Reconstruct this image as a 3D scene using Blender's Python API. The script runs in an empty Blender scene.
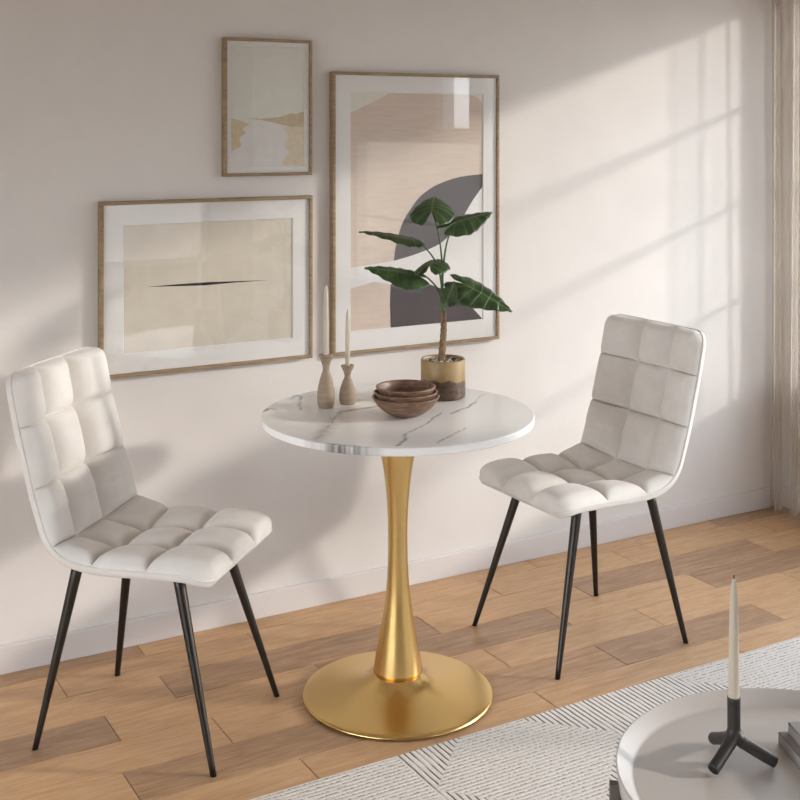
import bpy, bmesh, math, random
from mathutils import Vector, Matrix, noise as mnoise
C = bpy.context.scene
COL = C.collection
R = math.radians
random.seed(7)

# ------------------------------------------------------------------ camera
YAW = R(29.901)
CAMP = Vector((0, -3.3338, 1.4543))
cd = bpy.data.cameras.new('camera')
cam = bpy.data.objects.new('camera', cd); COL.objects.link(cam)
cam.location = CAMP
cam.rotation_euler = (R(90), 0, -YAW)
cd.sensor_width = 36; cd.lens = 36*1217.0/800
cd.shift_y = -(400-126.3)/800
cd.clip_start = .05
C.camera = cam

# ------------------------------------------------------------------ view, world, sun
C.view_settings.view_transform = 'Standard'
C.view_settings.look = 'None'
C.view_settings.gamma = 1
C.view_settings.use_curve_mapping = False
C.view_settings.exposure = 0.15
C.cycles.max_bounces = 10
C.cycles.diffuse_bounces = 6
C.cycles.transparent_max_bounces = 16
C.cycles.use_denoising = True
C.cycles.caustics_reflective = False
C.cycles.caustics_refractive = False

SKY = 6.6
w = bpy.data.worlds.new('sky'); C.world = w; w.use_nodes = True
nt = w.node_tree; nt.nodes.clear()
wo = nt.nodes.new('ShaderNodeOutputWorld'); bg = nt.nodes.new('ShaderNodeBackground')
tc = nt.nodes.new('ShaderNodeTexCoord'); sp = nt.nodes.new('ShaderNodeSeparateXYZ')
cr = nt.nodes.new('ShaderNodeValToRGB')
nt.links.new(tc.outputs['Generated'], sp.inputs[0]); nt.links.new(sp.outputs['Z'], cr.inputs[0])
mr = nt.nodes.new('ShaderNodeMath'); mr.operation = 'MULTIPLY_ADD'; mr.inputs[1].default_value = .5; mr.inputs[2].default_value = .5
nt.links.new(sp.outputs['Z'], mr.inputs[0]); nt.links.new(mr.outputs[0], cr.inputs[0])
e = cr.color_ramp.elements
e[0].position = 0.0; e[0].color = (.20, .17, .14, 1)
e[1].position = 1.0; e[1].color = (.66, .80, 1.0, 1)
a = e.new(.495); a.color = (.26, .25, .24, 1)
a = e.new(.503); a.color = (.93, .97, 1.0, 1)
nt.links.new(cr.outputs[0], bg.inputs[0]); 
mx = nt.nodes.new('ShaderNodeMath'); mx.operation = 'MULTIPLY_ADD'      # the western half of the sky is the brighter one
mx.inputs[1].default_value = -.25*SKY; mx.inputs[2].default_value = SKY
nt.links.new(sp.outputs['X'], mx.inputs[0]); nt.links.new(mx.outputs[0], bg.inputs[1])
nt.links.new(bg.outputs[0], wo.inputs[0])

sl = bpy.data.lights.new('sun', 'SUN'); so = bpy.data.objects.new('sun', sl); COL.objects.link(so)
sl.energy = 2.35; sl.angle = R(3.2); sl.color = (1.0, .94, .87)
SUN = Vector((-.866, .5, -.29)).normalized()
so.rotation_euler = SUN.to_track_quat('-Z', 'Y').to_euler()
so.location = (5, -4, 3)

WX = 3.60            # window wall
def window_light(name, y0, y1, z0, z1, power):
    l = bpy.data.lights.new(name, 'AREA'); o = bpy.data.objects.new(name, l); COL.objects.link(o)
    l.shape = 'RECTANGLE'; l.size = abs(y1-y0); l.size_y = z1-z0; l.energy = power
    l.color = (1.0, .96, .92)
    o.location = (WX+.22, (y0+y1)/2, (z0+z1)/2)
    o.rotation_euler = Vector((-1, 0, 0)).to_track_quat('-Z', 'Y').to_euler()
    o.rotation_euler = (R(90), 0, R(90))
    return o

# ------------------------------------------------------------------ helpers
def tag(o, label=None, cat=None, group=None, kind=None):
    if label: o['label'] = label
    if cat: o['category'] = cat
    if group: o['group'] = group
    if kind: o['kind'] = kind
    return o
def empty(name, loc=(0, 0, 0), rz=0, **k):
    o = bpy.data.objects.new(name, None); COL.objects.link(o)
    o.location = loc; o.rotation_euler = (0, 0, rz); o.empty_display_size = .05
    return tag(o, **k)
def obj(name, bm, mats, parent=None, smooth=True, loc=None, rot=None):
    me = bpy.data.meshes.new(name); bm.normal_update(); bm.to_mesh(me); bm.free()
    o = bpy.data.objects.new(name, me); COL.objects.link(o)
    if not isinstance(mats, (list, tuple)): mats = [mats]
    for m in mats: me.materials.append(m)
    if smooth: me.polygons.foreach_set('use_smooth', [True]*len(me.polygons))
    if parent: o.parent = parent
    if loc: o.location = loc
    if rot: o.rotation_euler = rot
    return o
def box(bm, x0, x1, y0, y1, z0, z1, bev=0, mi=0):
    b = bmesh.new()
    bmesh.ops.create_cube(b, size=1)
    for v in b.verts:
        v.co = Vector(((x0+x1)/2+v.co.x*(x1-x0), (y0+y1)/2+v.co.y*(y1-y0), (z0+z1)/2+v.co.z*(z1-z0)))
    if bev: bmesh.ops.bevel(b, geom=b.edges[:], offset=bev, segments=2, affect='EDGES', profile=.6)
    for f in b.faces: f.material_index = mi
    merge(bm, b)
def merge(bm, b):
    me = bpy.data.meshes.new('t'); b.to_mesh(me); b.free(); bm.from_mesh(me); bpy.data.meshes.remove(me)
def lathe(bm, prof, seg=64, mi=0, close=False):
    rings = []
    for r, z in prof:
        if r < 1e-5: rings.append([bm.verts.new((0, 0, z))])
        else: rings.append([bm.verts.new((r*math.cos(2*math.pi*i/seg), r*math.sin(2*math.pi*i/seg), z)) for i in range(seg)])
    for a_, b_ in zip(rings, rings[1:]):
        for i in range(seg):
            j = (i+1) % seg
            if len(a_) == 1 and len(b_) == 1: continue
            if len(a_) == 1: f = bm.faces.new((a_[0], b_[j], b_[i]))
            elif len(b_) == 1: f = bm.faces.new((a_[i], a_[j], b_[0]))
            else: f = bm.faces.new((a_[i], a_[j], b_[j], b_[i]))
            f.material_index = mi
    bmesh.ops.recalc_face_normals(bm, faces=bm.faces[:])
def spline(pts, n):
    pts = [Vector(p) for p in pts]
    P = [pts[0]*2-pts[1]] + pts + [pts[-1]*2-pts[-2]]
    out = []
    m = len(pts)-1
    for k in range(n+1):
        t = k/n*m; i = min(int(t), m-1); u = t-i
        p0, p1, p2, p3 = P[i:i+4]
        out.append(.5*((2*p1)+(-p0+p2)*u+(2*p0-5*p1+4*p2-p3)*u*u+(-p0+3*p1-3*p2+p3)*u**3))
    return out
def tube(bm, pts, rad, seg=12, caps=True, closed=False, mi=0):
    n = len(pts); pts = [Vector(p) for p in pts]
    rad = rad if isinstance(rad, (list, tuple)) else [rad]*n
    rings = []; prev = None
    for i, p in enumerate(pts):
        if closed: t = pts[(i+1) % n]-pts[i-1]
        else: t = pts[min(i+1, n-1)]-pts[max(i-1, 0)]
        t.normalize()
        if prev is None:
            a_ = Vector((0, 0, 1)) if abs(t.z) < .9 else Vector((1, 0, 0))
            nn = t.cross(a_).normalized()
        else:
            nn = (prev-t*prev.dot(t)).normalized()
        prev = nn; bb = t.cross(nn)
        rings.append([bm.verts.new(p+(nn*math.cos(2*math.pi*k/seg)+bb*math.sin(2*math.pi*k/seg))*rad[i]) for k in range(seg)])
    fs = []
    m = n if closed else n-1
    for i in range(m):
        A, B = rings[i], rings[(i+1) % n]
        for k in range(seg):
            fs.append(bm.faces.new((A[k], A[(k+1) % seg], B[(k+1) % seg], B[k])))
    if caps and not closed:
        fs.append(bm.faces.new(rings[0][::-1])); fs.append(bm.faces.new(rings[-1]))
    for f in fs: f.material_index = mi
    bmesh.ops.recalc_face_normals(bm, faces=fs)

# ------------------------------------------------------------------ materials
class NT:
    def __init__(s, name):
        s.m = bpy.data.materials.new(name); s.m.use_nodes = True; s.t = s.m.node_tree
        s.b = s.t.nodes['Principled BSDF']; s.out = s.t.nodes['Material Output']
    def n(s, typ, **k):
        x = s.t.nodes.new(typ)
        for a_, v in k.items(): setattr(x, a_, v)
        return x
    def l(s, a_, b_): s.t.links.new(a_, b_)
    def math(s, op, a_, b_=None, c_=None, clamp=False):
        x = s.n('ShaderNodeMath', operation=op); x.use_clamp = clamp
        for i, v in enumerate((a_, b_, c_)):
            if v is None: continue
            if isinstance(v, (int, float)): x.inputs[i].default_value = v
            else: s.l(v, x.inputs[i])
        return x.outputs[0]
    def coord(s, which='Object'): return s.n('ShaderNodeTexCoord').outputs[which]
    def mapping(s, vec, scale=(1, 1, 1), loc=(0, 0, 0), rot=(0, 0, 0)):
        x = s.n('ShaderNodeMapping'); s.l(vec, x.inputs[0])
        x.inputs['Scale'].default_value = scale; x.inputs['Location'].default_value = loc; x.inputs['Rotation'].default_value = rot
        return x.outputs[0]
    def noise(s, vec, scale, detail=4, rough=.55, dist=0, out='Fac'):
        x = s.n('ShaderNodeTexNoise'); s.l(vec, x.inputs['Vector'])
        x.inputs['Scale'].default_value = scale; x.inputs['Detail'].default_value = detail
        x.inputs['Roughness'].default_value = rough; x.inputs['Distortion'].default_value = dist
        return x.outputs[out]
    def ramp(s, fac, stops, interp='LINEAR'):
        x = s.n('ShaderNodeValToRGB'); s.l(fac, x.inputs[0]); x.color_ramp.interpolation = interp
        e = x.color_ramp.elements
        while len(e) < len(stops): e.new(.5)
        for i, (p, c) in enumerate(stops):
            e[i].position = p; e[i].color = (*c, 1) if not isinstance(c, (int, float)) else (c, c, c, 1)
        return x.outputs[0]
    def mix(s, fac, a_, b_):
        x = s.n('ShaderNodeMix', data_type='RGBA')
        for sock, v in ((x.inputs[0], fac), (x.inputs[6], a_), (x.inputs[7], b_)):
            if isinstance(v, (int, float)): sock.default_value = v
            elif isinstance(v, tuple): sock.default_value = (*v, 1)
            else: s.l(v, sock)
        return x.outputs[2]
    def bump(s, h, strength=.3, dist=.002):
        x = s.n('ShaderNodeBump'); s.l(h, x.inputs['Height'])
        x.inputs['Strength'].default_value = strength; x.inputs['Distance'].default_value = dist
        s.l(x.outputs[0], s.b.inputs['Normal']); return x
    def set(s, **k):
        for a_, v in k.items():
            a_ = a_.replace('_', ' ')
            if isinstance(v, tuple) and len(v) == 3: v = (*v, 1)
            s.b.inputs[a_].default_value = v
        return s
def srgb(r, g, b):
    f = lambda c: (c/255/12.92) if c/255 <= .04045 else ((c/255+.055)/1.055)**2.4
    return (f(r), f(g), f(b))
def simple(name, col, rough=.5, metal=0, **k):
    x = NT(name); x.set(Base_Color=col, Roughness=rough, Metallic=metal, **k); return x.m

def mat_plaster():
    x = NT('plaster'); v = x.coord()
    n1 = x.noise(v, 3, 5, .6); n2 = x.noise(x.mapping(v, (1, 1, 2.2)), 60, 4, .6)
    x.l(x.ramp(n1, [(.3, srgb(216, 211, 206)), (.7, srgb(222, 217, 212))]), x.b.inputs['Base Color'])
    x.set(Roughness=.85); x.bump(n2, .25, .0015); return x.m
def mat_paint(name, col):
    x = NT(name); v = x.coord(); n = x.noise(v, 90, 3)
    x.set(Base_Color=col, Roughness=.55); x.bump(n, .05, .001); return x.m
def mat_floor():
    x = NT('wood_planks'); v = x.coord()
    at = x.n('ShaderNodeAttribute', attribute_name='tone'); tone = at.outputs['Fac']
    at2 = x.n('ShaderNodeAttribute', attribute_name='seed')
    off = x.n('ShaderNodeCombineXYZ'); x.l(x.math('MULTIPLY', at2.outputs['Fac'], 37.0), off.inputs[0]); x.l(x.math('MULTIPLY', at2.outputs['Fac'], 11.0), off.inputs[2])
    av = x.n('ShaderNodeVectorMath', operation='ADD'); x.l(v, av.inputs[0]); x.l(off.outputs[0], av.inputs[1])
    g = x.mapping(av.outputs[0], (1.6, 16, 1))
    grain = x.noise(g, 4, 8, .65, 1.2)
    fine = x.noise(x.mapping(av.outputs[0], (6, 120, 1)), 3, 5, .6)
    blot = x.noise(x.mapping(av.outputs[0], (2.5, 7, 1)), 2.5, 4, .6, .8)
    light = x.ramp(grain, [(.2, srgb(180, 138, 97)), (.5, srgb(203, 161, 117)), (.8, srgb(218, 180, 137))])
    dark = x.ramp(grain, [(.25, srgb(118, 86, 62)), (.5, srgb(156, 122, 92)), (.78, srgb(188, 154, 121))])
    c = x.mix(tone, light, dark)
    c2 = x.mix(x.math('MULTIPLY', x.math('SUBTRACT', blot, .45, clamp=True), .9), c, srgb(145, 106, 76))
    knot = x.noise(x.mapping(av.outputs[0], (5, 14, 1)), 2.2, 2, .5)
    c3 = x.mix(x.math('MULTIPLY', x.ramp(knot, [(.74, 0.0), (.80, 1.0)]), .6), c2, srgb(120, 85, 60))
    wear = x.math('MULTIPLY', x.math('MULTIPLY', x.ramp(fine, [(.55, 0.0), (.7, 1.0)]), tone), .25)
    x.l(x.mix(wear, c3, srgb(214, 186, 158)), x.b.inputs['Base Color'])
    x.l(x.ramp(grain, [(.2, .46), (.8, .34)]), x.b.inputs['Roughness'])
    x.bump(x.math('ADD', grain, x.math('MULTIPLY', fine, .5)), .18, .001)
    return x.m
def mat_velvet():
    x = NT('velvet_fabric'); v = x.coord()
    n = x.noise(v, 14, 4, .6); f = x.noise(v, 900, 2)
    x.l(x.ramp(n, [(.3, srgb(222, 217, 211)), (.7, srgb(232, 228, 223))]), x.b.inputs['Base Color'])
    x.set(Roughness=.8); x.b.inputs['Sheen Weight'].default_value = .35; x.b.inputs['Sheen Roughness'].default_value = .35
    x.b.inputs['Sheen Tint'].default_value = (1, .98, .96, 1)
    x.b.inputs['Specular IOR Level'].default_value = .2
    x.bump(f, .15, .0005); return x.m
def mat_gold():
    x = NT('brushed_gold'); v = x.coord(); n = x.noise(v, 1400, 2)
    x.set(Base_Color=(.74, .51, .20), Metallic=1.0, Roughness=.27); x.bump(n, .04, .0003); return x.m
def mat_blackmetal():
    x = NT('black_metal'); v = x.coord(); n = x.noise(x.mapping(v, (1, 1, .15)), 300, 3)
    x.set(Base_Color=srgb(58, 53, 49), Metallic=.75); x.l(x.ramp(n, [(.3, .3), (.7, .42)]), x.b.inputs['Roughness']); return x.m
def mat_oak(name, c0, c1, sc=(8, 8, 60), rough=.55):
    x = NT(name); v = x.coord()
    n = x.noise(x.mapping(v, sc), 2, 6, .6, .6)
    x.l(x.ramp(n, [(.3, c0), (.7, c1)]), x.b.inputs['Base Color']); x.set(Roughness=rough); x.bump(n, .1, .0005); return x.m
def seg_dist(x, P, a_, b_):
    """distance in the table plane from point P (vector socket, z flattened) to the segment a-b"""
    ab = Vector(b_)-Vector(a_); L2 = ab.length_squared
    s = x.n('ShaderNodeVectorMath', operation='SUBTRACT'); x.l(P, s.inputs[0]); s.inputs[1].default_value = (a_[0], a_[1], 0)
    d = x.n('ShaderNodeVectorMath', operation='DOT_PRODUCT'); x.l(s.outputs[0], d.inputs[0]); d.inputs[1].default_value = (ab.x/L2, ab.y/L2, 0)
    t = x.math('MULTIPLY', d.outputs['Value'], 1.0, clamp=True)
    sc = x.n('ShaderNodeVectorMath', operation='SCALE'); sc.inputs[0].default_value = (ab.x, ab.y, 0); x.l(t, sc.inputs['Scale'])
    q = x.n('ShaderNodeVectorMath', operation='DISTANCE'); x.l(s.outputs[0], q.inputs[0]); x.l(sc.outputs[0], q.inputs[1])
    return q.outputs['Value']
def mat_marble():
    # the table top's own coordinates: origin at its centre
    x = NT('white_marble'); v = x.coord()
    flat = x.n('ShaderNodeVectorMath', operation='MULTIPLY'); x.l(v, flat.inputs[0]); flat.inputs[1].default_value = (1, 1, 0)
    nz = x.noise(flat.outputs[0], 14, 4, .6, 0, 'Color')
    nc = x.n('ShaderNodeVectorMath', operation='SUBTRACT'); x.l(nz, nc.inputs[0]); nc.inputs[1].default_value = (.5, .5, .5)
    ns = x.n('ShaderNodeVectorMath', operation='MULTIPLY'); x.l(nc.outputs[0], ns.inputs[0]); ns.inputs[1].default_value = (.030, .030, 0)
    ad = x.n('ShaderNodeVectorMath', operation='ADD'); x.l(flat.outputs[0], ad.inputs[0]); x.l(ns.outputs[0], ad.inputs[1])
    P = ad.outputs[0]
    def vein(pts, width, strength):
        d = None
        for a_, b_ in zip(pts, pts[1:]):
            q = seg_dist(x, P, a_, b_); d = q if d is None else x.math('MINIMUM', d, q)
        core = x.math('SUBTRACT', 1.0, x.math('DIVIDE', d, width), clamp=True)
        return x.math('MULTIPLY', x.math('POWER', core, 1.5), strength)
    V = MARBLE_VEINS
    tot = None
    for pts, wd, st in V:
        q = vein(pts, wd, st); tot = q if tot is None else x.math('MAXIMUM', tot, q)
    mod = x.ramp(x.noise(flat.outputs[0], 30, 4, .65), [(.32, .15), (.6, 1.0)])
    tot = x.math('MULTIPLY', tot, mod, clamp=True)
    soft = x.ramp(x.noise(flat.outputs[0], 3.5, 5, .55, 1.0), [(.45, 0.0), (.75, .22)])
    base = x.mix(soft, srgb(250, 249, 247), srgb(228, 226, 223))
    x.l(x.mix(tot, base, srgb(92, 86, 80)), x.b.inputs['Base Color'])
    x.set(Roughness=.22); return x.m
def mat_rug():
    x = NT('woven_rug'); v = x.coord()
    s = x.n('ShaderNodeSeparateXYZ'); x.l(v, s.inputs[0]); X, Y = s.outputs[0], s.outputs[1]
    # woven diamonds: rows run along the rug inside them, ribs run across it outside
    def diamond(cx, cy, r):
        a_ = x.math('ABSOLUTE', x.math('SUBTRACT', X, cx)); b_ = x.math('ABSOLUTE', x.math('SUBTRACT', Y, cy))
        return x.math('LESS_THAN', x.math('ADD', a_, b_), r)
    m = diamond(1.645, -1.075, .255)
    m = x.math('MAXIMUM', m, x.math('LESS_THAN', X, 1.385))
    m = x.math('MAXIMUM', m, x.math('GREATER_THAN', x.math('ADD', X, x.math('MULTIPLY', Y, .85)), 1.428))
    m = x.math('MAXIMUM', m, diamond(1.645, -1.62, .20))
    wob = x.math('MULTIPLY', x.math('SUBTRACT', x.noise(v, 40, 3), .5), .0035)
    rib = x.math('FRACT', x.math('DIVIDE', x.math('ADD', X, wob), .0148))
    row = x.math('FRACT', x.math('DIVIDE', x.math('ADD', Y, wob), .0125))
    ribh = x.math('SUBTRACT', 1.0, x.math('POWER', x.math('ABSOLUTE', x.math('SUBTRACT', x.math('MULTIPLY', rib, 2.0), 1.0)), 3.0))
    rowh = x.math('SUBTRACT', 1.0, x.math('POWER', x.math('ABSOLUTE', x.math('SUBTRACT', x.math('MULTIPLY', row, 2.0), 1.0)), 3.0))
    dash = x.ramp(x.noise(x.mapping(v, (130, 70, 1)), 1.0, 2, .5), [(.42, 0.0), (.62, .9)])
    rowg = x.math('MULTIPLY', x.math('LESS_THAN', rowh, .55), dash)
    dash2 = x.ramp(x.noise(x.mapping(v, (40, 14, 1)), 1.0, 2, .5), [(.33, .25), (.5, 1.0)])
    ribg = x.math('MULTIPLY', x.math('LESS_THAN', ribh, .62), dash2)
    def sel(a_, b_):
        return x.math('ADD', x.math('MULTIPLY', a_, m), x.math('MULTIPLY', b_, x.math('SUBTRACT', 1.0, m)))
    g = sel(rowg, ribg); h = sel(rowh, ribh)
    fib = x.noise(v, 260, 4, .7)
    yarn = x.ramp(fib, [(.3, srgb(212, 203, 193)), (.7, srgb(240, 234, 226))])
    x.l(x.mix(x.math('MULTIPLY', g, .92), yarn, srgb(66, 58, 55)), x.b.inputs['Base Color'])
    x.set(Roughness=.95); x.bump(x.math('ADD', h, x.math('MULTIPLY', fib, .5)), .6, .004); return x.m
def mat_curtain():
    x = NT('sheer_curtain')
    d = x.n('ShaderNodeBsdfDiffuse'); t = x.n('ShaderNodeBsdfTranslucent'); tr = x.n('ShaderNodeBsdfTransparent')
    weave = x.noise(x.coord(), 120, 2)
    cc = x.ramp(weave, [(.3, srgb(204, 194, 182)), (.7, srgb(206, 196, 184))])
    x.l(cc, d.inputs[0]); x.l(cc, t.inputs[0])
    m1 = x.n('ShaderNodeMixShader'); m1.inputs[0].default_value = .5; x.l(d.outputs[0], m1.inputs[1]); x.l(t.outputs[0], m1.inputs[2])
    gm = x.n('ShaderNodeNewGeometry'); dt = x.n('ShaderNodeVectorMath', operation='DOT_PRODUCT')
    x.l(gm.outputs['Incoming'], dt.inputs[0]); x.l(gm.outputs['Normal'], dt.inputs[1])
    cosn = x.math('MAXIMUM', x.math('ABSOLUTE', dt.outputs['Value']), .06)      # woven cloth: thicker when crossed at a slant
    m2 = x.n('ShaderNodeMixShader'); x.l(x.math('POWER', .74, x.math('DIVIDE', 1.0, cosn)), m2.inputs[0]); x.l(m1.outputs[0], m2.inputs[1]); x.l(tr.outputs[0], m2.inputs[2])
    x.l(m2.outputs[0], x.out.inputs[0]); return x.m
def mat_glass(name, gloss=1.0):
    x = NT(name)
    tr = x.n('ShaderNodeBsdfTransparent'); g = x.n('ShaderNodeBsdfGlossy'); g.inputs['Roughness'].default_value = .02
    gm = x.n('ShaderNodeNewGeometry'); dt = x.n('ShaderNodeVectorMath', operation='DOT_PRODUCT')
    x.l(gm.outputs['Incoming'], dt.inputs[0]); x.l(gm.outputs['Normal'], dt.inputs[1])
    k = x.math('POWER', x.math('SUBTRACT', 1.0, x.math('ABSOLUTE', dt.outputs['Value']), clamp=True), 5.0)
    fr = x.math('MULTIPLY_ADD', k, .90, .085)
    m = x.n('ShaderNodeMixShader'); x.l(x.math('MULTIPLY', fr, gloss), m.inputs[0]); x.l(tr.outputs[0], m.inputs[1]); x.l(g.outputs[0], m.inputs[2])
    x.l(m.outputs[0], x.out.inputs[0]); return x.m
def mat_leaf():
    x = NT('leaf_green')
    uv = x.n('ShaderNodeUVMap', uv_map='leaf'); s = x.n('ShaderNodeSeparateXYZ'); x.l(uv.outputs[0], s.inputs[0])
    U, V = s.outputs[0], s.outputs[1]
    vv = x.math('FRACT', x.math('MULTIPLY', V, 8.0))
    vd = x.math('ABSOLUTE', x.math('SUBTRACT', vv, .5))
    vein = x.ramp(vd, [(.0, 1.0), (.09, 0.0)])
    rib = x.ramp(U, [(.02, 1.0), (.07, 0.0)])
    vm = x.math('MAXIMUM', x.math('MULTIPLY', vein, .32), rib)
    n = x.noise(x.coord(), 40, 4)
    base = x.ramp(n, [(.3, (.014, .034, .012)), (.68, (.075, .13, .045))])
    c = x.mix(vm, base, (.15, .23, .09))
    x.l(c, x.b.inputs['Base Color']); x.set(Roughness=.36)
    x.bump(x.math('SUBTRACT', 1.0, vein), .5, .002)
    t = x.n('ShaderNodeBsdfTranslucent'); t.inputs[0].default_value = (.12, .3, .04, 1)
    m = x.n('ShaderNodeMixShader'); m.inputs[0].default_value = .18
    x.l(x.b.outputs[0], m.inputs[1]); x.l(t.outputs[0], m.inputs[2]); x.l(m.outputs[0], x.out.inputs[0]); return x.m
def mat_pot():
    x = NT('two_tone_glaze'); v = x.coord(); s = x.n('ShaderNodeSeparateXYZ'); x.l(v, s.inputs[0])
    wv = x.math('ADD', s.outputs[2], x.math('MULTIPLY', x.math('SUBTRACT', x.noise(x.mapping(v, (1, 1, .2)), 16, 3, .6), .5), .035))
    m = x.ramp(x.math('MULTIPLY', wv, 8.0), [(.38, 0.0), (.42, 1.0)])
    rock = x.ramp(x.noise(x.mapping(v, (8, 8, 40)), 3, 6, .7, .8), [(.3, srgb(52, 38, 30)), (.55, srgb(98, 78, 64)), (.75, srgb(150, 128, 108))])
    top = x.ramp(x.noise(v, 25, 3), [(.3, srgb(150, 122, 80)), (.7, srgb(168, 141, 98))])
    x.l(x.mix(m, rock, top), x.b.inputs['Base Color']); x.set(Roughness=.45)
    x.bump(x.noise(v, 60, 4), .15, .002); return x.m
def mat_bowl():
    x = NT('walnut'); v = x.coord()
    n = x.noise(x.mapping(v, (14, 5, 30), rot=(0, .5, .6)), 3, 7, .65, 1.0)
    x.l(x.ramp(n, [(.28, srgb(72, 50, 38)), (.5, srgb(116, 88, 70)), (.75, srgb(156, 126, 104))]), x.b.inputs['Base Color'])
    x.set(Roughness=.42); x.bump(n, .2, .0006); return x.m
def mat_trunk():
    x = NT('bark'); v = x.coord(); n = x.noise(x.mapping(v, (1, 1, .4)), 90, 5, .7)
    x.l(x.ramp(n, [(.35, srgb(70, 52, 36)), (.6, srgb(150, 122, 92))]), x.b.inputs['Base Color']); x.set(Roughness=.8); x.bump(n, .6, .002); return x.m

# table centre and the veins of its marble top, in the table's own plane
TC = (1.549, -.629); TZ = .7215
MARBLE_VEINS = [
    ([(-.345, -.183), (-.293, -.129), (-.215, -.039), (-.165, .030)], .034, .55),
    ([(-.225, -.05), (-.165, .030), (-.125, .078), (-.014, .083)], .016, .8),
    ([(-.345, -.150), (-.301, -.180), (-.268, -.225), (-.215, -.289)], .020, 1.0),
    ([(-.162, -.279), (-.127, -.246), (-.092, -.201)], .0085, 1.0), ([(-.092, -.201), (-.03, -.158), (.008, -.133), (.049, -.095), (.095, -.059)], .006, .8),
    ([(-.075, -.308), (-.014, -.269), (.061, -.223)], .006, .6),
    ([(.111, -.081), (.158, -.057), (.195, -.038), (.239, .004)], .008, 1.0), ([(.239, .004), (.273, .041), (.31, .06)], .006, .45),
    ([(-.295, .18), (-.27, .205), (-.261, .186)], .012, .9),
    ([(-.175, .273), (-.143, .311), (-.134, .291), (-.178, .218), (-.203, .153)], .008, .8)]

M = dict(
    taupe=mat_paint('low_bounce_taupe', srgb(104, 96, 88)), 
    plaster=mat_plaster(), skirting=mat_paint('skirting_paint', srgb(214, 209, 206)), floor=mat_floor(),
    gap=simple('plank_gap', srgb(74, 52, 38), .9), ceiling=mat_paint('ceiling_paint', srgb(205, 200, 196)),
    velvet=mat_velvet(), gold=mat_gold(), black=mat_blackmetal(), marble=mat_marble(), rug=mat_rug(),
    oak=mat_oak('oak_frame', srgb(128, 106, 78), srgb(164, 142, 110)), curtain=mat_curtain(),
    window=mat_paint('window_paint', srgb(225, 222, 218)), pane=mat_glass('window_pane', .8), picglass=mat_glass('picture_glass', 1.0),
    mat=simple('mount_card', srgb(232, 230, 226), .9), leaf=mat_leaf(), pot=mat_pot(), bowl=mat_bowl(), trunk=mat_trunk(),
    stickwood=mat_oak('beech', srgb(142, 124, 104), srgb(168, 150, 128), (6, 6, 50), .6),
    candle=simple('wax', srgb(202, 191, 172), .45, 0, Subsurface_Weight=.0), wick=simple('wick', srgb(60, 50, 40), .9),
    stalk=simple('green_stalk', (.05, .13, .03), .45), iron=simple('dark_cast_iron', srgb(58, 55, 53), .42, .3),
    tray=simple('grey_lacquer', srgb(190, 184, 178), .38), trayleg=mat_oak('taupe_metal', srgb(84, 76, 68), srgb(96, 88, 80)),
    grey=simple('grey_book_cloth', srgb(150, 144, 140), .8), pages=simple('book_pages', srgb(206, 200, 192), .9),
    backing=simple('backing_board', srgb(120, 100, 80), .9), hole_shade=simple('painted_bore_shade', srgb(20, 19, 18), .8),
    soil=simple('soil', srgb(60, 48, 40), .95),
)

# ------------------------------------------------------------------ setting
ZC = 2.70; XL = -2.2; YF = -5.2
def struct(name, bm, mats, parent=None, smooth=False):
    o = obj(name, bm, mats, parent, smooth); o['kind'] = 'structure'; return o
b = bmesh.new(); box(b, XL, WX, 0, .12, -.02, ZC); struct('wall_back', b, M['plaster'])
FX0, FX1, FZ0, FZ1 = 2.45, 3.25, .45, 2.1         # narrow unseen window added behind the camera, for fill and the stem's highlight
b = bmesh.new()
box(b, XL-.12, WX+.12, YF-.12, YF, -.02, FZ0); box(b, XL-.12, WX+.12, YF-.12, YF, FZ1, ZC)
box(b, XL-.12, FX0, YF-.12, YF, FZ0, FZ1); box(b, FX1, WX+.12, YF-.12, YF, FZ0, FZ1)
struct('wall_front', b, M['taupe'])  # unseen wall, coloured dark to cut the light it bounces
wn = empty('window_5', ((FX0+FX1)/2, YF-.06, FZ0), kind='structure')
b = bmesh.new(); hw_, hh_ = (FX1-FX0)/2, FZ1-FZ0
box(b, -hw_, hw_, -.02, .02, 0, .04); box(b, -hw_, hw_, -.02, .02, hh_-.04, hh_)
for xx in (-hw_, hw_-.04): box(b, xx, xx+.04, -.018, .018, .04, hh_-.04)
obj('window_frame', b, M['window'], wn, False)
b = bmesh.new(); box(b, -hw_+.04, hw_-.04, -.002, .002, .04, hh_-.04); obj('pane', b, M['pane'], wn, False)
b = bmesh.new(); box(b, XL-.12, WX+.12, YF-.12, .12, ZC, ZC+.1); struct('ceiling', b, M['ceiling'])
LY0, LY1, LZ0, LZ1 = -4.00, -.80, .25, 1.95      # wide unseen window added to the left wall as a fill light
b = bmesh.new()
box(b, XL-.12, XL, YF, .12, -.02, LZ0); box(b, XL-.12, XL, YF, .12, LZ1, ZC)
box(b, XL-.12, XL, YF, LY0, LZ0, LZ1); box(b, XL-.12, XL, LY1, .12, LZ0, LZ1)
struct('wall_left', b, M['plaster'])
wn = empty('window_4', (XL-.06, (LY0+LY1)/2, LZ0), kind='structure')
b = bmesh.new(); hw_, hh_ = (LY1-LY0)/2, LZ1-LZ0
box(b, -.02, .02, -hw_, hw_, 0, .04); box(b, -.02, .02, -hw_, hw_, hh_-.04, hh_)
for xx in (-hw_, -hw_/2-.02, -.02, hw_/2-.02, hw_-.04): box(b, -.018, .018, xx, xx+.04, .04, hh_-.04)
obj('window_frame', b, M['window'], wn, False)
b = bmesh.new(); box(b, -.002, .002, -hw_+.04, hw_-.04, .04, hh_-.04); obj('pane', b, M['pane'], wn, False)
WZ0, WZ1 = .485, 1.975
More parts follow.
